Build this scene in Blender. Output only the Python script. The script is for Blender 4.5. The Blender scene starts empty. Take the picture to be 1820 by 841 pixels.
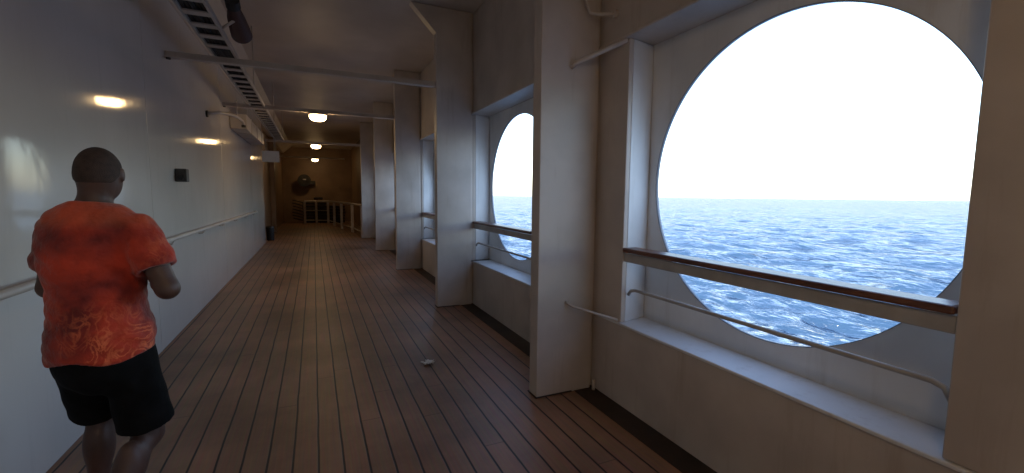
import bpy, bmesh, math, random
import numpy as np
from mathutils import Vector, Matrix
R = math.radians
random.seed(7)
C = bpy.context.scene.collection
scn = bpy.context.scene

# ------------------------------------------------------------------ camera
EYE = 1.62
yaw, pit, roll = 0.4236, 0.0944, 0.0097
fw = Vector((math.sin(yaw)*math.cos(pit), math.cos(yaw)*math.cos(pit), -math.sin(pit)))
rt = Vector((math.cos(yaw), -math.sin(yaw), 0))
up = rt.cross(fw)
rt2 = math.cos(roll)*rt + math.sin(roll)*up
up2 = -math.sin(roll)*rt + math.cos(roll)*up
cd = bpy.data.cameras.new('camera'); cam = bpy.data.objects.new('camera', cd); C.objects.link(cam)
cam.matrix_world = Matrix(((rt2.x, up2.x, -fw.x, 0), (rt2.y, up2.y, -fw.y, 0), (rt2.z, up2.z, -fw.z, EYE), (0, 0, 0, 1)))
cd.sensor_width = 36; cd.lens = 780/1820*36; cd.clip_start = 0.05; cd.clip_end = 30000
scn.camera = cam

# ------------------------------------------------------------------ sky, sun, exposure
SUN_EL, SUN_AZ = 42, 262          # azimuth measured clockwise from +Y (towards which the sun stands)
w = bpy.data.worlds.new('World'); scn.world = w; w.use_nodes = True
nt = w.node_tree; nt.nodes.clear()
sky = nt.nodes.new('ShaderNodeTexSky'); sky.sky_type = 'NISHITA'; sky.sun_disc = False
sky.sun_elevation = R(SUN_EL); sky.sun_rotation = R(SUN_AZ)
sky.air_density = 1.0; sky.dust_density = 1.1; sky.ozone_density = 1.2; sky.altitude = 10
bg = nt.nodes.new('ShaderNodeBackground'); bg.inputs['Strength'].default_value = 0.15
ow = nt.nodes.new('ShaderNodeOutputWorld')
nt.links.new(sky.outputs[0], bg.inputs[0]); nt.links.new(bg.outputs[0], ow.inputs[0])
sd = bpy.data.lights.new('sun', 'SUN'); sd.energy = 2.0; sd.angle = R(3); sd.color = (1, .93, .84)
so = bpy.data.objects.new('sun', sd); C.objects.link(so)
sdir = Vector((math.sin(R(SUN_AZ))*math.cos(R(SUN_EL)), math.cos(R(SUN_AZ))*math.cos(R(SUN_EL)), math.sin(R(SUN_EL))))
so.rotation_euler = sdir.to_track_quat('Z', 'Y').to_euler()
scn.view_settings.view_transform = 'Standard'; scn.view_settings.look = 'None'
scn.view_settings.exposure = 2.1; scn.view_settings.gamma = 1
scn.view_settings.use_curve_mapping = False
cy = scn.cycles
cy.use_denoising = True
try: cy.denoiser = 'OPENIMAGEDENOISE'
except Exception: pass
cy.max_bounces = 10; cy.diffuse_bounces = 6; cy.glossy_bounces = 4
cy.sample_clamp_indirect = 6

# ------------------------------------------------------------------ materials
def mat(name, col, rough=.5, metal=0, spec=.5, coat=0, emis=None, estr=0):
    m = bpy.data.materials.new(name); m.use_nodes = True
    b = m.node_tree.nodes['Principled BSDF']
    b.inputs['Base Color'].default_value = (*col, 1); b.inputs['Roughness'].default_value = rough
    b.inputs['Metallic'].default_value = metal; b.inputs['Specular IOR Level'].default_value = spec
    b.inputs['Coat Weight'].default_value = coat; b.inputs['Coat Roughness'].default_value = .06
    if emis:
        b.inputs['Emission Color'].default_value = (*emis, 1); b.inputs['Emission Strength'].default_value = estr
    return m
def N(m, t, **kw):
    n = m.node_tree.nodes.new(t)
    for k, v in kw.items():
        if k in n.inputs.keys() if isinstance(k, str) else False: n.inputs[k].default_value = v
        else: setattr(n, k, v)
    return n
def L(m, a, b): m.node_tree.links.new(a, b)
def BS(m): return m.node_tree.nodes['Principled BSDF']
def noise_vary(m, c1, c2, scale=1.5, detail=6, stretch=(1, 1, 1), bump=0, bscale=30, rlo=None, rhi=None, lo=.35, hi=.65):
    g = N(m, 'ShaderNodeNewGeometry'); mp = N(m, 'ShaderNodeMapping'); mp.inputs['Scale'].default_value = stretch
    L(m, g.outputs['Position'], mp.inputs['Vector'])
    n = N(m, 'ShaderNodeTexNoise'); n.inputs['Scale'].default_value = scale; n.inputs['Detail'].default_value = detail
    L(m, mp.outputs[0], n.inputs['Vector'])
    r = N(m, 'ShaderNodeMapRange'); r.inputs['From Min'].default_value = lo; r.inputs['From Max'].default_value = hi
    L(m, n.outputs['Fac'], r.inputs['Value'])
    mx = N(m, 'ShaderNodeMix'); mx.data_type = 'RGBA'
    mx.inputs['A'].default_value = (*c1, 1); mx.inputs['B'].default_value = (*c2, 1)
    L(m, r.outputs[0], mx.inputs['Factor']); L(m, mx.outputs['Result'], BS(m).inputs['Base Color'])
    if rlo is not None:
        rr = N(m, 'ShaderNodeMapRange'); rr.inputs['To Min'].default_value = rlo; rr.inputs['To Max'].default_value = rhi
        L(m, n.outputs['Fac'], rr.inputs['Value']); L(m, rr.outputs[0], BS(m).inputs['Roughness'])
    if bump:
        n2 = N(m, 'ShaderNodeTexNoise'); n2.inputs['Scale'].default_value = bscale; n2.inputs['Detail'].default_value = 4
        L(m, mp.outputs[0], n2.inputs['Vector'])
        bp = N(m, 'ShaderNodeBump'); bp.inputs['Strength'].default_value = 1; bp.inputs['Distance'].default_value = bump
        L(m, n2.outputs['Fac'], bp.inputs['Height']); L(m, bp.outputs[0], BS(m).inputs['Normal'])
    return m
M = {}
M['gloss_wall'] = noise_vary(mat('gloss_wall_paint', (.7, .69, .67), .08, spec=.3), (.62, .575, .53), (.68, .635, .59), .8, bump=.004, bscale=1.3)
M['paint'] = noise_vary(mat('white_enamel', (.7, .69, .67), .38), (.47, .41, .365), (.59, .52, .465), 2.2, bump=.0012, bscale=14, rlo=.3, rhi=.5)
M['hull'] = noise_vary(mat('hull_enamel', (.72, .72, .72), .42), (.62, .62, .62), (.76, .76, .76), 1.7, bump=.002, bscale=5, rlo=.35, rhi=.55)
M['ceil'] = noise_vary(mat('ceiling_paint', (.6, .58, .56), .55), (.55, .475, .42), (.66, .575, .51), 1.1, bump=.003, bscale=3)
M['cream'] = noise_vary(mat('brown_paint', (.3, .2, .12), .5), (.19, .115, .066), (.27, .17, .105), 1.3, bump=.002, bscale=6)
M['dark'] = noise_vary(mat('dark_metal', (.03, .028, .028), .5), (.02, .018, .018), (.05, .045, .042), 9)
M['black'] = mat('black_cable', (.012, .012, .013), .6)
M['gasket'] = mat('dark_edge', (.26, .29, .34), .5)
M['steel'] = noise_vary(mat('brushed_rail', (.55, .55, .55), .35, metal=.6), (.45, .45, .45), (.6, .6, .6), 20)
M['varnish'] = noise_vary(mat('varnished_wood', (.16, .06, .03), .42, coat=.08), (.10, .035, .018), (.2, .08, .04), 4, stretch=(8, 1, 8), bump=.0006, bscale=60)
M['bar'] = noise_vary(mat('grey_bar_paint', (.42, .40, .38), .45), (.36, .34, .32), (.46, .44, .42), 6)
M['red_box'] = mat('dark_brown_plastic', (.09, .045, .038), .6)
M['chair'] = noise_vary(mat('dark_webbing', (.015, .012, .012), .7), (.01, .008, .008), (.035, .025, .02), 12)
M['glass_lamp'] = mat('lamp_diffuser', (.9, .85, .7), .3, emis=(1, .66, .30), estr=8.5)
M['paper'] = noise_vary(mat('crumpled_paper', (.75, .72, .68), .7), (.6, .57, .52), (.8, .78, .74), 60)

# teak deck with dark caulking seams every 14 cm
def streaks(m, col, amount=.5):
    g = N(m, 'ShaderNodeNewGeometry'); mp = N(m, 'ShaderNodeMapping'); mp.inputs['Scale'].default_value = (7, 7, .55)
    L(m, g.outputs['Position'], mp.inputs['Vector'])
    n = N(m, 'ShaderNodeTexNoise'); n.inputs['Scale'].default_value = 1.6; n.inputs['Detail'].default_value = 7; n.inputs['Roughness'].default_value = .65
    L(m, mp.outputs[0], n.inputs['Vector'])
    r_ = N(m, 'ShaderNodeMapRange'); r_.inputs['From Min'].default_value = .56; r_.inputs['From Max'].default_value = .74; r_.inputs['To Max'].default_value = amount
    L(m, n.outputs['Fac'], r_.inputs['Value'])
    src = BS(m).inputs['Base Color'].links[0].from_socket
    mx = N(m, 'ShaderNodeMix'); mx.data_type = 'RGBA'; mx.inputs['B'].default_value = (*col, 1)
    L(m, r_.outputs[0], mx.inputs['Factor']); L(m, src, mx.inputs['A']); L(m, mx.outputs['Result'], BS(m).inputs['Base Color'])
streaks(M['paint'], (.34, .26, .19), .42); streaks(M['hull'], (.42, .38, .33), .35); streaks(M['gloss_wall'], (.50, .46, .42), .3)
def teak():
    m = mat('teak_deck', (.12, .07, .045), .45)
    g = N(m, 'ShaderNodeNewGeometry'); sx = N(m, 'ShaderNodeSeparateXYZ'); L(m, g.outputs['Position'], sx.inputs[0])
    def mth(op, a, b=None):
        n = N(m, 'ShaderNodeMath'); n.operation = op
        for i, v in enumerate((a, b)):
            if v is None: continue
            if isinstance(v, (int, float)): n.inputs[i].default_value = v
            else: L(m, v, n.inputs[i])
        return n.outputs[0]
    nz = N(m, 'ShaderNodeTexNoise'); nz.inputs['Scale'].default_value = 2.5; nz.inputs['Detail'].default_value = 3
    L(m, g.outputs['Position'], nz.inputs['Vector'])
    wob = mth('MULTIPLY', mth('SUBTRACT', nz.outputs['Fac'], .5), .012)
    xx = mth('ADD', mth('ADD', sx.outputs['X'], 10.0+.10+.0), wob)
    q = mth('DIVIDE', xx, .14); pid = mth('FLOOR', q); fr = mth('FRACT', q)
    dist = mth('MINIMUM', fr, mth('SUBTRACT', 1.0, fr))       # 0 at seam
    seam = N(m, 'ShaderNodeMapRange'); seam.inputs['From Min'].default_value = .032; seam.inputs['From Max'].default_value = .055
    L(m, dist, seam.inputs['Value'])
    # butt joints, staggered per plank
    wn = N(m, 'ShaderNodeTexWhiteNoise'); wn.noise_dimensions = '1D'; L(m, pid, wn.inputs['W'])
    yq = mth('DIVIDE', mth('ADD', sx.outputs['Y'], mth('MULTIPLY', wn.outputs['Value'], 3.0)), 3.0)
    yid = mth('FLOOR', yq); yf = mth('FRACT', yq)
    wn2 = N(m, 'ShaderNodeTexWhiteNoise'); wn2.noise_dimensions = '2D'
    cv = N(m, 'ShaderNodeCombineXYZ'); L(m, pid, cv.inputs[0]); L(m, yid, cv.inputs[1]); L(m, cv.outputs[0], wn2.inputs['Vector'])
    # grain
    mp = N(m, 'ShaderNodeMapping'); mp.inputs['Scale'].default_value = (60, 2.2, 1); L(m, g.outputs['Position'], mp.inputs['Vector'])
    gr = N(m, 'ShaderNodeTexNoise'); gr.inputs['Scale'].default_value = 1; gr.inputs['Detail'].default_value = 6; L(m, mp.outputs[0], gr.inputs['Vector'])
    st = N(m, 'ShaderNodeTexNoise'); st.inputs['Scale'].default_value = .9; st.inputs['Detail'].default_value = 5; st.inputs['Roughness'].default_value = .6
    L(m, g.outputs['Position'], st.inputs['Vector'])
    c = N(m, 'ShaderNodeMix'); c.data_type = 'RGBA'
    c.inputs['A'].default_value = (.35, .200, .122, 1); c.inputs['B'].default_value = (.40, .212, .126, 1)
    L(m, wn2.outputs['Value'], c.inputs['Factor'])
    c2 = N(m, 'ShaderNodeMix'); c2.data_type = 'RGBA'; c2.blend_type = 'MULTIPLY'; c2.inputs['Factor'].default_value = .5
    L(m, c.outputs['Result'], c2.inputs['A']); L(m, gr.outputs['Color'], c2.inputs['B'])
    rr = N(m, 'ShaderNodeMapRange'); rr.inputs['From Min'].default_value = .35; rr.inputs['From Max'].default_value = .6
    rr.inputs['To Min'].default_value = .62; rr.inputs['To Max'].default_value = 1.25
    L(m, st.outputs['Fac'], rr.inputs['Value'])
    c3 = N(m, 'ShaderNodeVectorMath'); c3.operation = 'SCALE'; L(m, c2.outputs['Result'], c3.inputs[0]); L(m, rr.outputs[0], c3.inputs['Scale'])
    yd = mth('MINIMUM', yf, mth('SUBTRACT', 1.0, yf))
    bj = N(m, 'ShaderNodeMapRange'); bj.inputs['From Min'].default_value = .0006; bj.inputs['From Max'].default_value = .0016; L(m, yd, bj.inputs['Value'])
    both = mth('MINIMUM', seam.outputs[0], mth('MAXIMUM', bj.outputs[0], .55))
    c4 = N(m, 'ShaderNodeMix'); c4.data_type = 'RGBA'; c4.inputs['A'].default_value = (.010, .007, .006, 1)
    L(m, both, c4.inputs['Factor']); L(m, c3.outputs[0], c4.inputs['B'])
    L(m, c4.outputs['Result'], BS(m).inputs['Base Color'])
    ro = N(m, 'ShaderNodeMapRange'); ro.inputs['To Min'].default_value = .30; ro.inputs['To Max'].default_value = .58
    L(m, st.outputs['Fac'], ro.inputs['Value']); L(m, ro.outputs[0], BS(m).inputs['Roughness'])
    bp = N(m, 'ShaderNodeBump'); bp.inputs['Distance'].default_value = .002; bp.inputs['Strength'].default_value = .8
    hh = mth('ADD', seam.outputs[0], mth('MULTIPLY', gr.outputs['Fac'], .25))
    L(m, hh, bp.inputs['Height']); L(m, bp.outputs[0], BS(m).inputs['Normal'])
    return m
M['teak'] = teak()
M['waterway_shade'] = noise_vary(mat('dark_waterway_shade', (.02, .012, .008), .5), (.016, .009, .006), (.045, .026, .018), 3, bump=.001, bscale=20)  # dark deck brown that also carries the shade beside the bulwark

def sea_mat():
    m = mat('sea_water', (.030, .066, .12), .5, spec=0)
    g = N(m, 'ShaderNodeNewGeometry')
    mp = N(m, 'ShaderNodeMapping'); mp.inputs['Rotation'].default_value = (0, 0, R(25)); mp.inputs['Scale'].default_value = (1.0, .45, 1)
    L(m, g.outputs['Position'], mp.inputs['Vector'])
    prev = None
    for sc, dist in ((.03, 9.0), (.09, 3.6), (.30, 1.8), (1.0, .36), (3.2, .04)):
        n = N(m, 'ShaderNodeTexNoise'); n.inputs['Scale'].default_value = sc; n.inputs['Detail'].default_value = 3
        n.inputs['Roughness'].default_value = .55; n.inputs['Distortion'].default_value = .4
        L(m, mp.outputs[0], n.inputs['Vector'])
        b = N(m, 'ShaderNodeBump'); b.inputs['Distance'].default_value = dist; b.inputs['Strength'].default_value = 1
        L(m, n.outputs['Fac'], b.inputs['Height'])
        if prev: L(m, prev.outputs[0], b.inputs['Normal'])
        prev = b
    gl = N(m, 'ShaderNodeBsdfGlossy'); gl.inputs['Color'].default_value = (.95, .94, 1, 1); gl.inputs['Roughness'].default_value = .10
    L(m, prev.outputs[0], gl.inputs['Normal']); L(m, prev.outputs[0], BS(m).inputs['Normal'])
    fr = N(m, 'ShaderNodeFresnel'); fr.inputs['IOR'].default_value = 1.33; L(m, prev.outputs[0], fr.inputs['Normal'])
    mn = N(m, 'ShaderNodeMath'); mn.operation = 'MINIMUM'; mn.inputs[1].default_value = SEA_CAP; L(m, fr.outputs[0], mn.inputs[0])
    mx = N(m, 'ShaderNodeMixShader'); L(m, mn.outputs[0], mx.inputs[0])
    L(m, BS(m).outputs[0], mx.inputs[1]); L(m, gl.outputs[0], mx.inputs[2])
    out = [n for n in m.node_tree.nodes if n.type == 'OUTPUT_MATERIAL'][0]
    L(m, mx.outputs[0], out.inputs['Surface'])
    return m
SEA_CAP = .43      # average reflectance of rough sea at grazing angles
M['sea'] = sea_mat()

# ------------------------------------------------------------------ helpers
class MB:
    """collects shapes, builds ONE mesh object"""
    def __init__(s): s.bm = bmesh.new()
    def box(s, x0, x1, y0, y1, z0, z1):
        v = [s.bm.verts.new(p) for p in ((x0,y0,z0),(x1,y0,z0),(x1,y1,z0),(x0,y1,z0),(x0,y0,z1),(x1,y0,z1),(x1,y1,z1),(x0,y1,z1))]
        for f in ((0,3,2,1),(4,5,6,7),(0,1,5,4),(1,2,6,5),(2,3,7,6),(3,0,4,7)): s.bm.faces.new([v[i] for i in f])
        return s
    def prism(s, poly, axis, a, b):
        """poly: list of 2-D points in the plane normal to axis (order of remaining axes x,y,z)"""
        def P(p, t):
            return {'x': (t, p[0], p[1]), 'y': (p[0], t, p[1]), 'z': (p[0], p[1], t)}[axis]
        v0 = [s.bm.verts.new(P(p, a)) for p in poly]; v1 = [s.bm.verts.new(P(p, b)) for p in poly]
        n = len(poly)
        s.bm.faces.new(v0[::-1]); s.bm.faces.new(v1)
        for i in range(n): s.bm.faces.new((v0[i], v0[(i+1) % n], v1[(i+1) % n], v1[i]))
        return s
    def tube(s, pts, r, n=12):
        pts = [Vector(p) for p in pts]; rings = []
        for i, p in enumerate(pts):
            t = (pts[min(i+1, len(pts)-1)] - pts[max(i-1, 0)]).normalized()
            a = Vector((0, 0, 1)) if abs(t.z) < .9 else Vector((1, 0, 0))
            u = t.cross(a).normalized(); w_ = t.cross(u)
            rr = r[i] if isinstance(r, (list, tuple)) else r
            rings.append([s.bm.verts.new(p + rr*(math.cos(2*math.pi*k/n)*u + math.sin(2*math.pi*k/n)*w_)) for k in range(n)])
        for A, B in zip(rings, rings[1:]):
            for k in range(n): s.bm.faces.new((A[k], A[(k+1) % n], B[(k+1) % n], B[k]))
        s.bm.faces.new(rings[0][::-1]); s.bm.faces.new(rings[-1])
        return s
    def lathe(s, prof, c, n=32):
        """prof: (r,z) list, around vertical axis at c"""
        rings = []
        for r, z in prof:
            rings.append([s.bm.verts.new((c[0]+r*math.cos(2*math.pi*k/n), c[1]+r*math.sin(2*math.pi*k/n), c[2]+z)) for k in range(n)])
        for A, B in zip(rings, rings[1:]):
            for k in range(n): s.bm.faces.new((A[k], A[(k+1) % n], B[(k+1) % n], B[k]))
        s.bm.faces.new(rings[0][::-1]); s.bm.faces.new(rings[-1])
        return s
    def build(s, name, m, parent=None, bevel=0, smooth=False):
        bmesh.ops.recalc_face_normals(s.bm, faces=s.bm.faces)
        me = bpy.data.meshes.new(name); s.bm.to_mesh(me); s.bm.free()
        me.materials.append(m)
        o = bpy.data.objects.new(name, me); C.objects.link(o)
        if parent:
            o.parent = parent; o.location = -parent.location
        if bevel:
            b = o.modifiers.new('bevel', 'BEVEL'); b.width = bevel; b.segments = 2; b.limit_method = 'ANGLE'; b.angle_limit = R(40)
        if smooth:
            for p in me.polygons: p.use_smooth = True
            if smooth == 'auto':
                try: me.set_sharp_from_angle(angle=R(35))
                except Exception: pass
        return o
def tag(o, label=None, cat=None, group=None, kind=None):
    if label: o['label'] = label
    if cat: o['category'] = cat
    if group: o['group'] = group
    if kind: o['kind'] = kind
    return o
def thing(name, loc, label, cat, group=None):
    o = bpy.data.objects.new(name, None); C.objects.link(o); o.location = loc; o.empty_display_size = .1
    return tag(o, label, cat, group)

# ------------------------------------------------------------------ setting: sea, deck, ceiling
def build_sea():
    nr = 520
    rad = np.geomspace(22, 6800, nr)
    ang = np.concatenate([np.radians(np.linspace(0, 130, 900, endpoint=False)), np.radians(np.linspace(130, 360, 120, endpoint=False))]); na = len(ang)
    rad = np.concatenate([[1.0], rad]); nr += 1
    rr, aa = np.meshgrid(rad, ang, indexing='ij')
    x = rr*np.sin(aa); y = rr*np.cos(aa); z = np.zeros_like(x)
    rng = np.random.default_rng(3)
    for i in range(66):
        lam = 1.8*(15/1.8)**rng.random() if i < 60 else rng.uniform(16, 34); th = R(55) + rng.normal()*.8
        k = 2*np.pi/lam; amp = .0125*lam**.92
        ph = rng.random()*6.28
        dx, dy = np.sin(th), np.cos(th)
        s = k*(x*dx+y*dy)+ph
        fade = np.clip(1-rr*0.0110*1.8/lam, 0, 1)          # wave only where the grid resolves it
        z += amp*fade*(np.exp(np.sin(s)-1)*1.6-.75)
    me = bpy.data.meshes.new('water')
    co = np.stack([x, y, z-15.0], -1).reshape(-1, 3)
    idx = np.arange(nr*na).reshape(nr, na)
    a = idx[:-1, :]; b = idx[1:, :]
    q = np.stack([a, b, np.roll(b, -1, 1), np.roll(a, -1, 1)], -1).reshape(-1, 4)[:, ::-1]
    me.vertices.add(len(co)); me.vertices.foreach_set('co', co.ravel().astype(np.float32))
    me.loops.add(q.size); me.loops.foreach_set('vertex_index', q.ravel().astype(np.int32))
    me.polygons.add(len(q)); me.polygons.foreach_set('loop_start', (np.arange(len(q))*4).astype(np.int32))
    me.polygons.foreach_set('use_smooth', np.ones(len(q), bool))
    me.update(calc_edges=True); me.validate()
    me.materials.append(M['sea'])
    o = bpy.data.objects.new('water', me); C.objects.link(o)
    tag(o, 'open blue sea with small choppy waves reaching the horizon', kind='structure')
build_sea()

Y0, Y1, YF = -9.0, 16.1, 27.5
o = MB().box(-2.2, 2.44, Y0-.3, YF+.3, -.25, 0).build('deck_floor', M['teak']); tag(o, 'brown teak planked promenade deck with dark seams', kind='structure')
o = MB().box(1.93, 2.119, Y0, 16.7, .0005, .004).build('deck_gutter_shade', M['waterway_shade']); tag(o, 'dark strip of deck with painted shade along the foot of the bulwark', kind='structure')  # darker deck edge, with the bulwark's shade painted into its colour
CZ = 4.15
o = MB().prism([(-1.9, 3.81), (-1.45, 3.81), (-1.05, CZ), (2.5, CZ), (2.5, CZ+.25), (-1.9, CZ+.25)], 'y', Y0-.3, YF+.3).build('ceiling', M['ceil'])
tag(o, 'grey white painted steel ceiling over the deck', kind='structure')

# left glossy wall, far passage walls, end walls
o = MB().box(-1.65, -1.45, Y0, Y1, 0, 3.808).build('deckhouse_wall', M['gloss_wall'], bevel=.01)
tag(o, 'long glossy white wall on the left, mirroring the ceiling lamps', 'wall')
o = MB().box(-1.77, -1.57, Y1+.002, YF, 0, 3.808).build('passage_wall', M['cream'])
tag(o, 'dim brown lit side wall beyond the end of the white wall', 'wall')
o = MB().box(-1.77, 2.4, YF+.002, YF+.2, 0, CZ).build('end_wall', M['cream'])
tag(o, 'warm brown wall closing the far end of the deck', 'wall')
o = MB().box(-1.65, 2.4, Y0-.22, Y0-.002, 0, 3.808).build('end_wall', M['paint'])
tag(o, 'plain white wall closing the deck behind the viewer', 'wall')
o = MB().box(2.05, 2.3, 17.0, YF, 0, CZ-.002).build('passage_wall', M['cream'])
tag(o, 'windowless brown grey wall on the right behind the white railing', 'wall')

wall = bpy.data.objects['deckhouse_wall']
for y in (-6.0, -2.2, 1.6, 5.4, 9.2, 13.0):
    sm = MB().box(-1.451, -1.4475, y-.004, y+.004, .002, 3.80).build('weld_seam', M['gloss_wall']); sm.parent = wall
# handrail on the left wall
t = thing('handrail', (-1.37, 6, 1.12), 'white tubular handrail fixed along the left white wall', 'handrail')
MB().tube([(-1.375, Y0+.2, 1.12), (-1.375, 13.25, 1.12), (-1.40, 13.33, 1.12), (-1.452, 13.34, 1.12)], .024).build('rail', M['paint'], t, smooth=True)
y = 13.0
while y > Y0+.4:
    MB().tube([(-1.452, y, 1.06), (-1.40, y, 1.06), (-1.375, y, 1.098)], .009, 8).build('bracket', M['paint'], t, smooth=True)
    y -= 1.45

# ------------------------------------------------------------------ window bays
XI, XH, XO = 2.12, 2.40, 2.42
SZ, HZ = .65, 2.76
CZW, CR = 1.71, .93
bounds = [-6.9, -3.6, -.35, 3.055, 6.13, 9.5, 12.95, 16.8]
centres = [-5.17, -1.73, 1.71, 5.15, 8.5, 11.95, 15.45]
blabels = ['far behind the viewer, last round window towards the back wall', 'round window bay just behind the viewer',
           'nearest bay with the full round opening onto the sea',
           'second window bay, its round opening cut by the nearest column',
           'third window bay, a narrow bright slot between two columns',
           'fourth window bay, a thin sliver behind the third column',
           'farthest window bay, last before the dark passage']
blabels[0] = 'hindmost round window bay next to the back wall'
def hull_panel(ya, yb, yc):
    bm = bmesh.new(); za, zb = 0.0, CZ-.004
    corners = [math.atan2(z-CZW, y-yc) for y in (ya, yb) for z in (za, zb)]
    angs = sorted(set([round(-math.pi+2*math.pi*k/128, 6) for k in range(128)] + [round(c, 6) for c in corners]))
    def outer(a):
        c, s = math.cos(a), math.sin(a); ts = []
        if c > 1e-9: ts.append((yb-yc)/c)
        if c < -1e-9: ts.append((ya-yc)/c)
        if s > 1e-9: ts.append((zb-CZW)/s)
        if s < -1e-9: ts.append((za-CZW)/s)
        t_ = min(ts); return yc+t_*c, CZW+t_*s
    rows = []
    for x in (XH, XO):
        rows.append(([bm.verts.new((x, yc+CR*math.cos(a), CZW+CR*math.sin(a))) for a in angs], [bm.verts.new((x, *outer(a))) for a in angs]))
    n = len(angs)
    for i in range(n):
        j = (i+1) % n
        (i0, o0), (i1, o1) = rows
        bm.faces.new((i0[i], i0[j], o0[j], o0[i])); bm.faces.new((i1[j], i1[i], o1[i], o1[j]))
        bm.faces.new((i0[j], i0[i], i1[i], i1[j])); bm.faces.new((o0[i], o0[j], o1[j], o1[i]))
    b = MB(); b.bm.free(); b.bm = bm; return b
def ring(yc):
    bm = bmesh.new(); rows = []
    prof = [(XH-.002, CR+.003), (XH-.002, CR-.001), (XO+.003, CR-.001), (XO+.003, CR+.004)]
    n = 128
    for x, r in prof: rows.append([bm.verts.new((x, yc+r*math.cos(2*math.pi*k/n), CZW+r*math.sin(2*math.pi*k/n))) for k in range(n)])
    for A, B in zip(rows, rows[1:]):
        for k in range(n): bm.faces.new((A[k], A[(k+1) % n], B[(k+1) % n], B[k]))
    b = MB(); b.bm.free(); b.bm = bm; return b
for k, yc in enumerate(centres):
    a, b = bounds[k]+.003, bounds[k+1]-.003
    j0, j1 = yc-.95, yc+.95
    t = thing('window_bay', (XI, yc, 0), 'white bulkhead: '+blabels[k], 'window bay', 'window bays along the right side')
    hull_panel(a, b, yc).build('hull_plate', M['hull'], t)
    ring(yc).build('porthole_rim', M['gasket'], t, smooth=True)
    MB().box(XI, XI+.04, a, b, 0, SZ-.022).build('bulwark', M['paint'], t)
    MB().box(XI-.012, XH-.002, a+.07, b-.07, SZ-.02, SZ).build('sill', M['hull'], t, bevel=.006)  # sill and jambs: lighter enamel, window light put into their colour
    MB().box(XI, XI+.04, a, j0, SZ+.002, HZ).build('side_panel', M['paint'], t, bevel=.006)
    MB().box(XI, XI+.04, j1, b, SZ+.002, HZ).build('side_panel', M['paint'], t, bevel=.006)
    MB().box(XI+.042, XH-.002, j0-.04, j0, SZ+.002, HZ).build('jamb', M['hull'], t, bevel=.004)
    MB().prism([(XI+.042, j1), (XH-.002, j1+.06), (XH-.002, j1+.1), (XI+.042, j1+.04)], 'z', SZ+.002, HZ).build('jamb', M['hull'], t, bevel=.004)
    MB().box(XI, XI+.04, a, b, HZ+.032, CZ-.004).build('header_panel', M['paint'], t)
    MB().box(XI-.03, XH-.002, a, b, HZ+.002, HZ+.03).build('header_ledge', M['paint'], t, bevel=.008)

    rl = thing('guard_rail', (XI+.04, yc, 0),
        ['guard rail', 'guard rail'][0]+' with varnished brown cap across the '+['hindmost', 'just passed', 'nearest large', 'second', 'third, slot like', 'fourth, thin', 'farthest'][k]+' window opening', 'guard rail', 'guard rails across the window openings')
    MB().box(XI-.01, XI+.125, j0+.004, j1-.004, 1.198, 1.232).build('wooden_cap', M['varnish'], rl, bevel=.01)
    MB().box(XI+.012, XI+.024, j0+.004, j1-.004, 1.125, 1.193).build('flat_bar', M['bar'], rl, bevel=.003)
    MB().tube([(XI+.05, j0+.004, .86), (XI+.05, j0+.03, .905), (XI+.05, j0+.07, .918), (XI+.05, j1-.10, .918), (XI+.05, j1-.05, .905), (XI+.05, j1-.02, .87)], .0125, 12).build('lower_rail', M['bar'], rl, smooth=True)

# ------------------------------------------------------------------ columns (frames of the hull) with foot gussets
clabels = ['white steel column just behind the viewer by the window', 'nearest white steel column, tall and wide, beside the large round window',
           'second white steel column, between second and third windows', 'third white steel column, its foot just past the middle of the deck',
           'fourth white steel column, slim in the distance', 'fifth white steel column, last before the white railing', 'hindmost white steel column behind the viewer']
cy_ = [bounds[2]] + bounds[3:] + [bounds[1]]
def column(y, label):
    t = thing('steel_column', (1.69, y, 0), label, 'column', 'columns along the window side')
    MB().prism([(1.575, 0), (2.085, 0), (2.085, CZ-.006)] + ([(1.24, CZ-.006), (1.575, 3.80)] if 3 < y < 7 else [(1.575, CZ-.006)]), 'y', y-.065, y+.065).build('shaft', M['paint'], t, bevel=.007)
    for x0_, x1_, z0_, z1_ in ((2.083, 2.1185, .001, SZ-.024), (2.083, 2.1185, SZ+.004, HZ-.002), (2.083, 2.1185, HZ+.034, CZ-.007)):
        MB().box(x0_, x1_, y-.03, y+.03, z0_, z1_).build('web', M['paint'], t)
    MB().box(1.565, 1.90, y-.075, y+.075, .0045, .012).build('foot_weld', M['waterway_shade'], t)
for y, l in zip(cy_, clabels): column(y, l)

# small drain stub and bracket near the first column
t = MB().tube([(2.085, 2.94, .005), (2.085, 2.94, .09)], .014, 10).build('drain_stub', M['paint'], smooth=True); tag(t, 'short white pipe stub standing in the corner at the foot of the nearest column', 'pipe stub')
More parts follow.
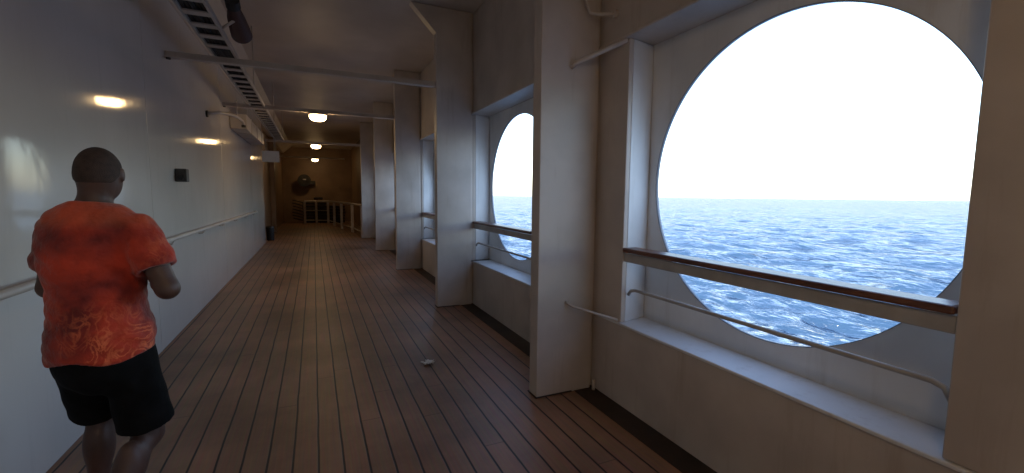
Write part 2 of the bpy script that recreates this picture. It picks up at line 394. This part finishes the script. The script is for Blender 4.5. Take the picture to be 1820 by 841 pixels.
# bent conduit high on the header panel of the nearest bay, pipe lower
t = thing('conduit', (2.0, 2.9, 3.0), 'bent white conduit high up between the nearest column and the header panel', 'pipe')
MB().tube([(1.93, 2.975, 3.16), (1.93, 2.94, 3.06), (1.95, 2.92, 3.0), (2.0, 2.88, 2.98), (2.10, 2.82, 2.98)], .014, 10).build('pipe', M['paint'], t, smooth=True)
MB().tube([(2.118, 2.82, 2.98), (2.09, 2.82, 2.98)], .03, 12).build('flange', M['paint'], t)
MB().tube([(1.93, 2.988, 3.17), (1.93, 2.965, 3.15)], .03, 12).build('flange', M['paint'], t)
t = MB().tube([(1.835, 2.991, 2.60), (1.85, 2.96, 2.625), (1.88, 2.93, 2.64), (2.119, 2.68, 2.752)], .019, 12).build('brace_tube', M['paint'], smooth=True)
tag(t, 'short white tube bracing the nearest column to the upper window corner', 'brace')
t = MB().tube([(1.83, 2.991, .765), (1.84, 2.97, .752), (1.87, 2.935, .732), (2.119, 2.69, .664)], .011, 12).build('brace_tube', M['paint'], smooth=True)
tag(t, 'short white tube bracing the nearest column to the ledge', 'brace')

# ------------------------------------------------------------------ tie beams, cable tray, ceiling fittings
def beam(y, z, x0, label):
    t = thing('tie_beam', (0, y, z), label, 'beam', 'tie beams crossing under the ceiling')
    MB().prism([(y-.045, z-.028), (y+.045, z-.028), (y+.045, z-.012), (y+.008, z-.012), (y+.008, z+.045), (y-.008, z+.045), (y-.008, z-.012), (y-.045, z-.012)], 'x', x0, 1.573).build('bar', M['paint'], t)
    MB().tube([(x0+.03, y-.005, z-.045), (x0+.03, y-.005, z-.02)], .022, 10).build('bolt', M['dark'], t)
beam(6.13, 3.12, -1.447, 'nearest white tie beam in view, crossing under the ceiling to the second column')
beam(9.5, 3.19, -1.447, 'white tie beam with a lamp right below it, crossing to the third column')
beam(16.8, 3.33, -1.56, 'white tie beam above the entrance of the dark passage')
beam(-.35, 3.12, -1.447, 'white tie beam overhead, carrying the lamp above the viewer')
beam(-3.6, 3.12, -1.447, 'hindmost white tie beam behind the viewer')
beam(25.6, 3.46, -1.56, 'white tie beam deep inside the dark passage')

t = thing('cable_tray', (-.95, 5, 3.2), 'long ladder cable tray with black cables running under the ceiling on the left', 'cable tray')
ya, yb = -8.5, 15.3
MB().box(-.80, -.775, ya, yb, 3.19, 3.25).build('side_rail', M['paint'], t, bevel=.004)
MB().box(-1.02, -1.00, ya, yb, 3.19, 3.25).build('side_rail', M['bar'], t, bevel=.004)
b = MB(); y = ya+.1
while y < yb:
    if abs(y-6.13) > .07 and abs(y-9.5) > .07: b.box(-.999, -.801, y, y+.10, 3.192, 3.206)
    y += .33
ro_ = b.build('rungs', M['paint'], t); ro_['kind'] = 'stuff'
b = MB()
for i in range(5):
    x = -.98+i*.04; pts = []; yy = ya
    while yy < yb+.2:
        pts.append((x+random.uniform(-.006, .006), yy, 3.232+random.uniform(-.004, .008))); yy += .7
    b.tube(pts, .0225, 8)
b.build('cables', M['black'], t, smooth=True)
for y in (-4, 0, 4.2, 8, 11.8, 15):
    for x in (-.79,):
        MB().tube([(x, y, 3.25), (x, y, CZ-.002)], .008, 8).build('hanger', M['paint'], t, smooth=True)

# dark speaker like fitting beside the tray
t = thing('ceiling_horn', (-.5, 5.2, 3.5), 'dark brown fitting hanging beside the near part of the cable tray', 'loudspeaker')
MB().tube([(-.66, 5.2, 3.42), (-.66, 5.35, 3.37), (-.65, 5.5, 3.31), (-.645, 5.6, 3.28)], [.05, .08, .095, .10], 20).build('horn', M['red_box'], t, smooth='auto')
MB().tube([(-.66, 5.12, 3.46), (-.66, 5.2, 3.42)], .065, 16).build('driver', M['dark'], t, smooth='auto')
MB().tube([(-.775, 5.3, 3.235), (-.66, 5.3, 3.33)], .014, 10).build('stem', M['paint'], t, smooth=True)
t = MB().box(-.72, -.56, 4.0, 4.25, 3.3, 3.42).build('junction_box', M['dark'], bevel=.012); tag(t, 'small dark junction box against the tray at the top edge', 'junction box')
t2 = MB().tube([(-.64, 4.1, 3.42), (-.64, 4.1, CZ-.002)], .012, 8).build('conduit', M['paint'], t, smooth=True)

# ceiling lamps
ll = ['lit ceiling lamp right under the second beam, largest of the three in view', 'lit ceiling lamp at the passage entrance, middle of the three',
      'lit ceiling lamp deepest in the passage, smallest of the three', 'lit ceiling lamp straight above the viewer', 'hindmost lit ceiling lamp behind the viewer']
for (x, y, z), lab in zip(((.12, 9.55, 3.085), (.12, 16.85, 3.218), (.12, 25.6, 3.345), (.12, -.35, 3.01), (.12, -3.6, 3.01)), ll):
    t = thing('ceiling_lamp', (x, y, z), lab, 'ceiling lamp', 'round ceiling lamps in a row')
    MB().lathe([(.05, .076), (.165, .072), (.17, .045), (.155, .04)], (x, y, z)).build('base', M['paint'], t, smooth='auto')
    MB().lathe([(.150, .042), (.155, .02), (.148, -.012), (.122, -.042), (.08, -.06), (.03, -.066)], (x, y, z)).build('diffuser', M['glass_lamp'], t, smooth=True)

# left wall fittings
t = thing('wall_socket_box', (-1.45, 6.3, 1.8), 'small black box fixed on the white left wall ahead of the man', 'wall box')
MB().box(-1.449, -1.335, 6.22, 6.34, 1.735, 1.885).build('housing', M['dark'], t, bevel=.008)
MB().tube([(-1.39, 6.219, 1.79), (-1.39, 6.19, 1.785)], .03, 14).build('socket', M['black'], t)
t = thing('bent_pipe', (-1.3, 8.5, 2.9), 'white bent pipe on the upper left wall under the second beam', 'pipe')
pts = [(-1.449, 8.10, 2.80), (-1.37, 8.14, 2.82), (-1.30, 8.3, 2.86), (-1.22, 8.6, 2.89), (-1.15, 8.9, 2.90), (-1.10, 9.1, 2.86), (-1.09, 9.15, 2.80)]
MB().tube(pts, .024, 12).build('pipe', M['paint'], t, smooth=True)
MB().tube([(-1.449, 8.10, 2.80), (-1.425, 8.10, 2.80)], .05, 14).build('flange', M['dark'], t)
MB().tube([(-1.09, 9.15, 2.80), (-1.09, 9.15, 2.76)], .035, 14).build('cap', M['dark'], t)
MB().tube([(-1.15, 8.9, 2.92), (-1.15, 8.9, 3.19)], .009, 8).build('hanger', M['paint'], t)
t = thing('air_duct', (-1.2, 11, 2.8), 'pale boxy duct high on the left wall under the cable tray', 'duct')
MB().box(-1.447, -1.16, 10.2, 13.4, 2.86, 3.15).build('casing', M['paint'], t, bevel=.012)
for y in (10.9, 11.9, 12.9): MB().box(-1.446, -1.15, y, y+.04, 2.85, 3.16).build('flange', M['paint'], t, bevel=.003)
t = thing('sign_box', (-1.1, 14.4, 2.65), 'blank pale grey box sign hanging at the far end of the white wall', 'box sign')
MB().box(-1.30, -.87, 14.35, 14.45, 2.49, 2.80).build('panel', M['hull'], t, bevel=.012)
for x in (-1.2, -.97): MB().tube([(x, 14.4, 2.80), (x, 14.4, 3.19)], .009, 8).build('hanger', M['bar'], t)

# ------------------------------------------------------------------ far passage: railing, stacked loungers, fittings
posts = [(1.60, 16.98), (1.44, 19.4), (1.13, 21.4), (.90, 23.4), (.66, 24.9), (.10, 25.2), (-.45, 25.3)]
t = thing('white_railing', (1, 21, 0), 'white post and rail barrier curving across the dark far passage', 'railing')
for i, (x, y) in enumerate(posts):
    MB().box(x-.055, x+.055, y-.055, y+.055, 0, 1.18).build('post', M['paint'], t, bevel=.01)
MB().tube([(x, y, .20) for x, y in posts], .022, 8).build('rail', M['bar'], t)
MB().tube([(x, y, .72) for x, y in posts[4:]], .016, 8).build('rail', M['bar'], t)
MB().tube([(x, y, 1.19) for x, y in posts], .04, 8).build('top_rail', M['paint'], t)
def lounger(name, x, y, z, rz, lab):
    t = thing(name, (x, y, z), lab, 'deck chair', 'dark deck chairs stacked behind the railing')
    def mk(nm, b, m):
        o = b.build(nm, m); o.parent = t
    b = MB().box(-.30, .30, -.75, .45, .03, .155); mk('seat', b, M['chair'])
    b = MB().prism([(.45, .12), (.95, .26), (.94, .30), (.44, .16)], 'x', -.30, .30); mk('backrest', b, M['chair'])
    for sx in (-.27, .27):
        for sy in (-.6, .35):
            mk('leg', MB().box(sx-.02, sx+.02, sy-.02, sy+.02, 0, .10), M['chair'])
    t.rotation_euler.z = rz
    return t
names = ['bottom', 'second', 'third', 'fourth', 'fifth', 'sixth', 'top']
for i in range(7): lounger('deck_chair', -.10+random.uniform(-.03, .03), 26.35, i*.16, R(90)+random.uniform(-.05, .05), 'dark deck chair, %s of the left stack behind the far railing' % names[i])
for i in range(6): lounger('deck_chair', .75+random.uniform(-.03, .03), 25.9, i*.16, R(60)+random.uniform(-.05, .05), 'dark deck chair, %s of the right stack behind the far railing' % (names[i] if i < 5 else 'top'))
t = MB().box(.0, .45, 26.2, 26.6, 1.262, 1.40).build('cushion_pile', M['chair'], bevel=.04); tag(t, 'dark folded cushion on top of the left stack of deck chairs', 'cushion')
t = thing('wall_horn', (-.45, 27.3, 2.35), 'dark fitting with a painted lip on the far brown wall', 'loudspeaker')
MB().tube([(-.45, 27.49, 2.35), (-.45, 27.25, 2.33), (-.45, 26.95, 2.30)], [.12, .2, .34], 24).build('horn', M['dark'], t, smooth='auto')
MB().box(-.30, .1, 27.2, 27.49, 2.1, 2.3).build('bracket', M['dark'], t, bevel=.02)
MB().tube([(-.52, 26.93, 2.36), (-.36, 26.93, 2.36)], .03, 8).build('highlight', M['paint'], t)  # pale bar standing in for the highlight on the dark horn
t = thing('corner_bin', (-1.36, 16.9, 0), 'small black bin on the deck at the far corner of the white wall', 'bin')
MB().lathe([(.09, 0), (.11, .02), (.13, .42), (.13, .44)], (-1.38, 16.9, 0), 20).build('body', M['black'], t, smooth='auto')
MB().lathe([(.135, .442), (.12, .48), (.02, .50)], (-1.38, 16.9, 0), 20).build('lid', M['dark'], t, smooth='auto')
t = thing('passage_pillar', (-1.3, 20.5, 0), 'narrow brown pilaster on the side wall in the far passage', 'pilaster')
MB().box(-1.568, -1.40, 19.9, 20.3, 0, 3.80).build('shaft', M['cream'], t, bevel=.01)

# scrap of paper on the deck
bm = bmesh.new(); bmesh.ops.create_grid(bm, x_segments=22, y_segments=18, size=1)
dele = [v for v in bm.verts if math.hypot(v.co.x, v.co.y) > .86+.14*math.sin(5*math.atan2(v.co.y, v.co.x))+.12*math.sin(11*math.atan2(v.co.y, v.co.x)+1)]
bmesh.ops.delete(bm, geom=dele, context='VERTS')
for v in bm.verts:
    x_, y_ = v.co.x, v.co.y
    z_ = .020 + .012*abs(math.sin(3.1*x_+2.2*y_)) + .010*abs(math.sin(5.3*x_-4.1*y_+1)) - .016*(1-max(abs(x_), abs(y_)))*.4 + .012*max(0, x_)**2
    v.co = Vector((.955+.075*x_, 4.04+.06*y_, z_-.014+.002*random.random()))
ex = bmesh.ops.solidify(bm, geom=bm.faces[:], thickness=.0012)
b = MB(); b.bm.free(); b.bm = bm; t = b.build('paper_scrap', M['paper']); tag(t, 'small crumpled white paper scrap lying on the deck planks', 'litter')

# ------------------------------------------------------------------ the man: signed distance field -> surface nets
def capsule(P, a, b, ra, rb):
    a = np.array(a, float); b = np.array(b, float); ba = b-a
    h = np.clip(((P-a)@ba)/(ba@ba), 0, 1)
    return np.linalg.norm(P-a-h[..., None]*ba, axis=-1) - (ra+(rb-ra)*h)
def ellip(P, c, r, rot=None):
    q = P-np.array(c)
    if rot is not None: q = q@rot
    r = np.array(r); k0 = np.linalg.norm(q/r, axis=-1); k1 = np.linalg.norm(q/(r*r), axis=-1)
    return k0*(k0-1)/np.maximum(k1, 1e-6)
def smin(a, b, k):
    h = np.clip(.5+.5*(b-a)/k, 0, 1); return b*(1-h)+a*h-k*h*(1-h)
def smax(a, b, k): return -smin(-a, -b, k)
def surface(name, fn, lo, hi, h, m, parent=None):
    lo = np.array(lo); n = np.ceil((np.array(hi)-lo)/h).astype(int)+1
    ax = [lo[i]+h*np.arange(n[i]) for i in range(3)]
    G = np.stack(np.meshgrid(*ax, indexing='ij'), -1); D = fn(G)
    s = D < 0
    c = [s[i:n[0]-1+i, j:n[1]-1+j, k:n[2]-1+k] for i in (0, 1) for j in (0, 1) for k in (0, 1)]
    cnt = sum(x.astype(int) for x in c); act = (cnt > 0) & (cnt < 8)
    acc = np.zeros(act.shape+(3,)); num = np.zeros(act.shape)
    offs = [(i, j, k) for i in (0, 1) for j in (0, 1) for k in (0, 1)]
    for e in [(p, q) for p in offs for q in offs if sum(abs(p[i]-q[i]) for i in range(3)) == 1 and p < q]:
        p, q = e
        A = D[p[0]:n[0]-1+p[0], p[1]:n[1]-1+p[1], p[2]:n[2]-1+p[2]]; B = D[q[0]:n[0]-1+q[0], q[1]:n[1]-1+q[1], q[2]:n[2]-1+q[2]]
        cr = (A < 0) != (B < 0); t_ = np.where(cr, A/np.where(cr, A-B, 1), 0)
        pos = np.array(p)+t_[..., None]*(np.array(q)-np.array(p))
        acc += pos*cr[..., None]; num += cr
    ids = -np.ones(act.shape, int); ids[act] = np.arange(act.sum())
    ii = np.argwhere(act); V = lo+h*(ii+acc[act]/num[act][:, None])
    F = []
    for d in range(3):
        sl0 = [slice(None)]*3; sl1 = [slice(None)]*3; sl0[d] = slice(0, -1); sl1[d] = slice(1, None)
        A = s[tuple(sl0)]; B = s[tuple(sl1)]; cr = np.argwhere(A != B)
        u, v = [(1, 2), (2, 0), (0, 1)][d]
        ok = (cr[:, u] > 0) & (cr[:, v] > 0) & (cr[:, u] < n[u]-1) & (cr[:, v] < n[v]-1); cr = cr[ok]
        fl = A[tuple(cr.T)]
        def cell(du, dv):
            q = cr.copy(); q[:, u] -= du; q[:, v] -= dv; return ids[tuple(q.T)]
        q4 = np.stack([cell(1, 1), cell(0, 1), cell(0, 0), cell(1, 0)], -1)
        q4[~fl] = q4[~fl][:, ::-1]; F.append(q4)
    F = np.concatenate(F); F = F[(F >= 0).all(1)]
    me = bpy.data.meshes.new(name); me.from_pydata(V.tolist(), [], F.tolist()); me.update()
    for p in me.polygons: p.use_smooth = True
    me.materials.append(m)
    o = bpy.data.objects.new(name, me); C.objects.link(o)
    if parent: o.parent = parent; o.location = -parent.location
    return o

# joints (metres, world)
SR, SL = (-.69, 2.365, 1.455), (-.985, 2.475, 1.445)
ER, EL = (-.585, 2.30, 1.205), (-1.055, 2.53, 1.20)
WR, WL = (-.69, 2.545, 1.26), (-.96, 2.73, 1.30)
HR, HL = (-.775, 2.42, .90), (-.935, 2.44, .90)
KR, KL = (-.735, 2.47, .50), (-.975, 2.68, .55)
AR, AL = (-.84, 2.13, .27), (-.985, 2.60, .10)
HC = (-.835, 2.45, 1.695)
def torso(P, g=0):
    d = ellip(P, (-.858, 2.415, 1.36), (.163+g, .120+g, .20+g))
    d = smin(d, ellip(P, (-.855, 2.41, 1.16), (.140+g, .112+g, .22+g)), .06)
    d = smin(d, ellip(P, (-.86, 2.41, .95), (.156+g, .125+g, .15+g)), .06)
    d = smin(d, capsule(P, (-.87+.10, 2.39, 1.475), (-.87-.07, 2.445, 1.47), .055+g, .055+g), .07)
    return d
def hand(P, w_, f, s_, side):
    w_ = Vector(w_); f = Vector(f).normalized(); s_ = Vector(s_).normalized(); n_ = f.cross(s_)*side
    pc = w_+f*.05
    Rm = np.array([list(f), list(s_), list(n_)]).T
    d = ellip(P, pc, (.052, .042, .018), Rm)
    for i, (o_, ln) in enumerate(((-.030, .070), (-.010, .080), (.010, .075), (.030, .058))):
        a = w_+f*.085+s_*o_; b_ = a+f*ln*.45+n_*-.006; c_ = b_+(f*.35+n_*-.95).normalized()*ln*.38; e_ = c_+(-f*.5-n_*.85).normalized()*ln*.25
        d = smin(d, capsule(P, a, b_, .0098, .0090), .006); d = np.minimum(d, capsule(P, b_, c_, .0090, .0082)); d = np.minimum(d, capsule(P, c_, e_, .0082, .0072))
    a = w_+f*.025-s_*.030; b_ = a+(f*.6-s_*.7-n_*.3).normalized()*.035; c_ = b_+(f*.8-s_*.1-n_*.6).normalized()*.032
    d = smin(d, capsule(P, a, b_, .013, .011), .01); d = np.minimum(d, capsule(P, b_, c_, .011, .009))
    return d
def head(P):
    d = ellip(P, HC, (.076, .098, .108))
    d = smin(d, ellip(P, (HC[0], HC[1]+.022, HC[2]-.055), (.058, .072, .068)), .03)
    d = smin(d, capsule(P, (HC[0], HC[1]+.095, HC[2]+.012), (HC[0], HC[1]+.116, HC[2]-.028), .009, .015), .012)
    for s_ in (-1, 1):
        d = smin(d, ellip(P, (HC[0]+s_*.078, HC[1]+.002, HC[2]-.005), (.009, .019, .032)), .006)
        d = smax(d, -ellip(P, (HC[0]+s_*.031, HC[1]+.096, HC[2]+.008), (.016, .012, .011)), .01)
        d = smin(d, capsule(P, (HC[0]+s_*.015, HC[1]+.088, HC[2]+.026), (HC[0]+s_*.045, HC[1]+.078, HC[2]+.026), .008, .007), .01)
    d = smin(d, capsule(P, (HC[0]-.018, HC[1]+.092, HC[2]-.052), (HC[0]+.018, HC[1]+.092, HC[2]-.052), .007, .007), .004)
    d = smin(d, capsule(P, (HC[0]-.014, HC[1]+.089, HC[2]-.066), (HC[0]+.014, HC[1]+.089, HC[2]-.066), .008, .008), .004)
    return d
def leg(P, H_, K_, A_, g=0):
    d = capsule(P, H_, K_, .088+g, .056+g)
    mid = [K_[i]*.68+A_[i]*.32 for i in range(3)]
    d = smin(d, capsule(P, K_, A_, .052, .036), .03)
    d = smin(d, ellip(P, (mid[0], mid[1]-.012, mid[2]), (.054, .056, .10)), .04)
    return d
FR = [(-.84, 2.13, .27), (-.845, 2.15, .12), (-.84, 2.20, .035)]      # trailing right foot: ankle, ball, toes
def body(P):
    d = torso(P)
    d = smin(d, capsule(P, (-.865, 2.41, 1.47), (HC[0], HC[1]-.02, 1.64), .062, .055), .04)
    d = smin(d, head(P), .02)
    for S_, E_, W_ in ((SR, ER, WR), (SL, EL, WL)):
        d = smin(d, capsule(P, S_, E_, .056, .043), .04)
        fm = [E_[i]*.7+W_[i]*.3 for i in range(3)]
        d = smin(d, capsule(P, E_, W_, .040, .027), .02); d = smin(d, ellip(P, fm, (.043, .05, .043)), .03)
    d = smin(d, leg(P, HR, KR, AR), .05); d = smin(d, leg(P, HL, KL, AL), .05)
    d = smin(d, capsule(P, FR[0], FR[1], .04, .034), .02); d = smin(d, capsule(P, FR[1], FR[2], .034, .024), .02)
    d = smin(d, capsule(P, AL, (-.985, 2.78, .045), .042, .028), .02); d = smin(d, capsule(P, AL, (-.985, 2.56, .045), .04, .036), .02)
    d = smin(d, hand(P, WR, (-.25, .9, .3), (.0, -.3, .95), 1), .012)
    d = smin(d, hand(P, WL, (.25, .9, .1), (.0, -.1, .98), -1), .012)
    return d
def wob(P, a, f):
    return a*(np.sin(P[..., 2]*f+3*np.sin(P[..., 0]*17)+1.3*np.sin(P[..., 1]*15))*np.sin(P[..., 0]*f*.55+P[..., 2]*f*.4+2*np.sin(P[..., 2]*9)))
def shirt(P):
    d = torso(P, .020)
    # hanging skirt of the shirt
    d = smin(d, ellip(P, (-.845, 2.405, 1.00), (.168, .146, .26)), .05)
    for S_, E_ in ((SR, ER), (SL, EL)):
        e = [S_[i]+(E_[i]-S_[i])*.66 for i in range(3)]
        dd = capsule(P, S_, e, .072, .080)
        ax_ = np.array(E_)-np.array(S_); ax_ = ax_/np.linalg.norm(ax_)
        dd = smax(dd, (P-np.array(e))@ax_-.0, .006)
        dd = smax(dd, -(capsule(P, S_, E_, .052, .050)) * ((P-np.array(e))@ax_ > -.03) - 9*((P-np.array(e))@ax_ <= -.03), .001)
        d = smin(d, dd, .035)
    d = smin(d, capsule(P, (-.865, 2.41, 1.49), (-.855, 2.42, 1.555), .078, .066), .03)
    d = d + wob(P, .006, 40)*np.clip(1.6-P[..., 2], .5, 1) + wob(P+.3, .0035, 72)
    low = P[..., 2]-(.915+.012*np.sin(P[..., 0]*26))
    d = smax(d, -low, .006)
    nk = (P-np.array((-.858, 2.418, 1.572)))@np.array((.06, .12, .99))
    d = smax(d, nk, .005)
    return d
def shorts(P):
    d = ellip(P, (-.850, 2.42, .90), (.168, .15, .16))
    for H_, K_ in ((HR, KR), (HL, KL)):
        e = [H_[i]+(K_[i]-H_[i])*.84 for i in range(3)]
        dd = capsule(P, H_, e, .094, .106)
        ax_ = np.array(K_)-np.array(H_); ax_ = ax_/np.linalg.norm(ax_)
        dd = smax(dd, (P-np.array(e))@ax_-.01, .006)
        d = smin(d, dd, .03)
    d = d + wob(P, .0028, 26)
    d = smax(d, P[..., 2]-.985, .006)
    return d
def hair(P):
    d = ellip(P, HC, (.0785, .1005, .1105))
    d = smax(d, -(P[..., 2]-(HC[2]-.045+.9*np.maximum(P[..., 1]-HC[1]+.05, 0))), .012)
    d = smax(d, (P[..., 1]-HC[1])-.055-(P[..., 2]-HC[2])*.35, .006)
    return d
skin = noise_vary(mat('dark_skin', (.08, .045, .036), .5), (.07, .036, .026), (.105, .052, .037), 9, bump=.0012, bscale=55)
BS(skin).inputs['Subsurface Weight'].default_value = .08; BS(skin).inputs['Subsurface Scale'].default_value = .01
hairm = noise_vary(mat('cropped_hair', (.045, .028, .022), .8), (.036, .023, .019), (.060, .036, .028), 45, bump=.002, bscale=260)
def shirt_mat():
    m = mat('orange_print_cotton', (.5, .06, .02), .75)
    g = N(m, 'ShaderNodeNewGeometry')
    n = N(m, 'ShaderNodeTexNoise'); n.inputs['Scale'].default_value = 9; n.inputs['Detail'].default_value = 6; n.inputs['Distortion'].default_value = 2.6
    mp = N(m, 'ShaderNodeMapping'); mp.inputs['Scale'].default_value = (1.5, 1, 1); mp.inputs['Rotation'].default_value = (0, .5, 0)
    L(m, g.outputs['Position'], mp.inputs['Vector']); L(m, mp.outputs[0], n.inputs['Vector'])
    # ridge pattern |n-.5|
    a = N(m, 'ShaderNodeMath'); a.operation = 'SUBTRACT'; a.inputs[1].default_value = .5; L(m, n.outputs['Fac'], a.inputs[0])
    b = N(m, 'ShaderNodeMath'); b.operation = 'ABSOLUTE'; L(m, a.outputs[0], b.inputs[0])
    r = N(m, 'ShaderNodeMapRange'); r.inputs['From Min'].default_value = .004; r.inputs['From Max'].default_value = .075
    r.inputs['To Min'].default_value = 1; r.inputs['To Max'].default_value = 0; L(m, b.outputs[0], r.inputs['Value'])
    # print is densest near hem and on the sleeves
    s = N(m, 'ShaderNodeSeparateXYZ'); L(m, g.outputs['Position'], s.inputs[0])
    z = N(m, 'ShaderNodeMapRange'); z.inputs['From Min'].default_value = 1.2; z.inputs['From Max'].default_value = 1.0
    L(m, s.outputs['Z'], z.inputs['Value'])
    x = N(m, 'ShaderNodeMapRange'); x.inputs['From Min'].default_value = -.70; x.inputs['From Max'].default_value = -.62; x.inputs['To Max'].default_value = .45
    L(m, s.outputs['X'], x.inputs['Value'])
    mx_ = N(m, 'ShaderNodeMath'); mx_.operation = 'MAXIMUM'; L(m, z.outputs[0], mx_.inputs[0]); L(m, x.outputs[0], mx_.inputs[1])
    mu = N(m, 'ShaderNodeMath'); mu.operation = 'MULTIPLY'; L(m, r.outputs[0], mu.inputs[0]); L(m, mx_.outputs[0], mu.inputs[1])
    n3 = N(m, 'ShaderNodeTexNoise'); n3.inputs['Scale'].default_value = 5.5; n3.inputs['Detail'].default_value = 4; L(m, g.outputs['Position'], n3.inputs['Vector'])
    n3r = N(m, 'ShaderNodeMapRange'); n3r.inputs['From Min'].default_value = .38; n3r.inputs['From Max'].default_value = .64; L(m, n3.outputs['Fac'], n3r.inputs['Value'])
    base = N(m, 'ShaderNodeMix'); base.data_type = 'RGBA'; base.inputs['A'].default_value = (.16, .008, .005, 1); base.inputs['B'].default_value = (.56, .042, .011, 1)
    L(m, n3r.outputs[0], base.inputs['Factor'])
    c = N(m, 'ShaderNodeMix'); c.data_type = 'RGBA'; c.inputs['B'].default_value = (.80, .17, .06, 1)
    nm = N(m, 'ShaderNodeTexNoise'); nm.inputs['Scale'].default_value = 6.5; nm.inputs['Detail'].default_value = 2; L(m, mp.outputs[0], nm.inputs['Vector'])
    nmr = N(m, 'ShaderNodeMapRange'); nmr.inputs['From Min'].default_value = .44; nmr.inputs['From Max'].default_value = .60; L(m, nm.outputs['Fac'], nmr.inputs['Value'])
    mu2 = N(m, 'ShaderNodeMath'); mu2.operation = 'MULTIPLY'; L(m, mu.outputs[0], mu2.inputs[0]); L(m, nmr.outputs[0], mu2.inputs[1])
    L(m, mu2.outputs[0], c.inputs['Factor']); L(m, base.outputs['Result'], c.inputs['A'])
    # paler yoke across the shoulders
    yk = N(m, 'ShaderNodeMapRange'); yk.inputs['From Min'].default_value = 1.46; yk.inputs['From Max'].default_value = 1.50; yk.inputs['To Max'].default_value = .35
    L(m, s.outputs['Z'], yk.inputs['Value'])
    c2 = N(m, 'ShaderNodeMix'); c2.data_type = 'RGBA'; c2.inputs['B'].default_value = (.70, .16, .06, 1)
    L(m, yk.outputs[0], c2.inputs['Factor']); L(m, c.outputs['Result'], c2.inputs['A'])
    L(m, c2.outputs['Result'], BS(m).inputs['Base Color'])
    w_ = N(m, 'ShaderNodeTexNoise'); w_.inputs['Scale'].default_value = 22; w_.inputs['Detail'].default_value = 5; L(m, g.outputs['Position'], w_.inputs['Vector'])
    bp = N(m, 'ShaderNodeBump'); bp.inputs['Distance'].default_value = .012; L(m, w_.outputs['Fac'], bp.inputs['Height']); L(m, bp.outputs[0], BS(m).inputs['Normal'])
    BS(m).inputs['Sheen Weight'].default_value = .2
    return m
per = thing('person', (-.87, 2.42, 0), 'man seen from behind in orange patterned t-shirt and black shorts, jogging along the left wall', 'person')
surface('body', body, (-1.3, 2.0, -.02), (-.5, 3.0, 1.86), .0075, skin, per)
surface('shirt', shirt, (-1.32, 2.1, .86), (-.45, 2.75, 1.62), .008, shirt_mat(), per)
surface('shorts', shorts, (-1.25, 2.15, .45), (-.5, 2.85, 1.02), .008, noise_vary(mat('black_shorts', (.006, .006, .007), .9, spec=.15), (.003, .003, .003), (.007, .007, .008), 10, bump=.006, bscale=16), per)
surface('hair', hair, (-.96, 2.3, 1.6), (-.7, 2.6, 1.85), .006, hairm, per)
shoe = mat('grey_shoe', (.12, .12, .13), .6)
def shoe_r(P):
    d = smin(capsule(P, (-.842, 2.14, .19), FR[1], .046, .045), capsule(P, FR[1], FR[2], .044, .033), .02)
    return np.maximum(d, -(P[..., 2]-.002))
def shoe_l(P):
    d = smin(capsule(P, (-.985, 2.56, .052), (-.985, 2.80, .040), .048, .038), capsule(P, (-.985, 2.58, .06), (-.985, 2.59, .10), .045, .047), .02)
    return np.maximum(d, -(P[..., 2]-.002))
surface('shoe', shoe_r, (-.95, 2.06, -.02), (-.74, 2.30, .27), .007, shoe, per)
surface('shoe', shoe_l, (-1.06, 2.48, -.02), (-.91, 2.87, .18), .007, shoe, per)
eye = mat('eye_white', (.7, .68, .65), .2)
for s_ in (-1, 1):
    b = MB(); bmesh.ops.create_uvsphere(b.bm, u_segments=12, v_segments=8, radius=.0115, matrix=Matrix.Translation((HC[0]+s_*.031, HC[1]+.080, HC[2]+.008)))
    b.build('eye', eye, per, smooth=True)
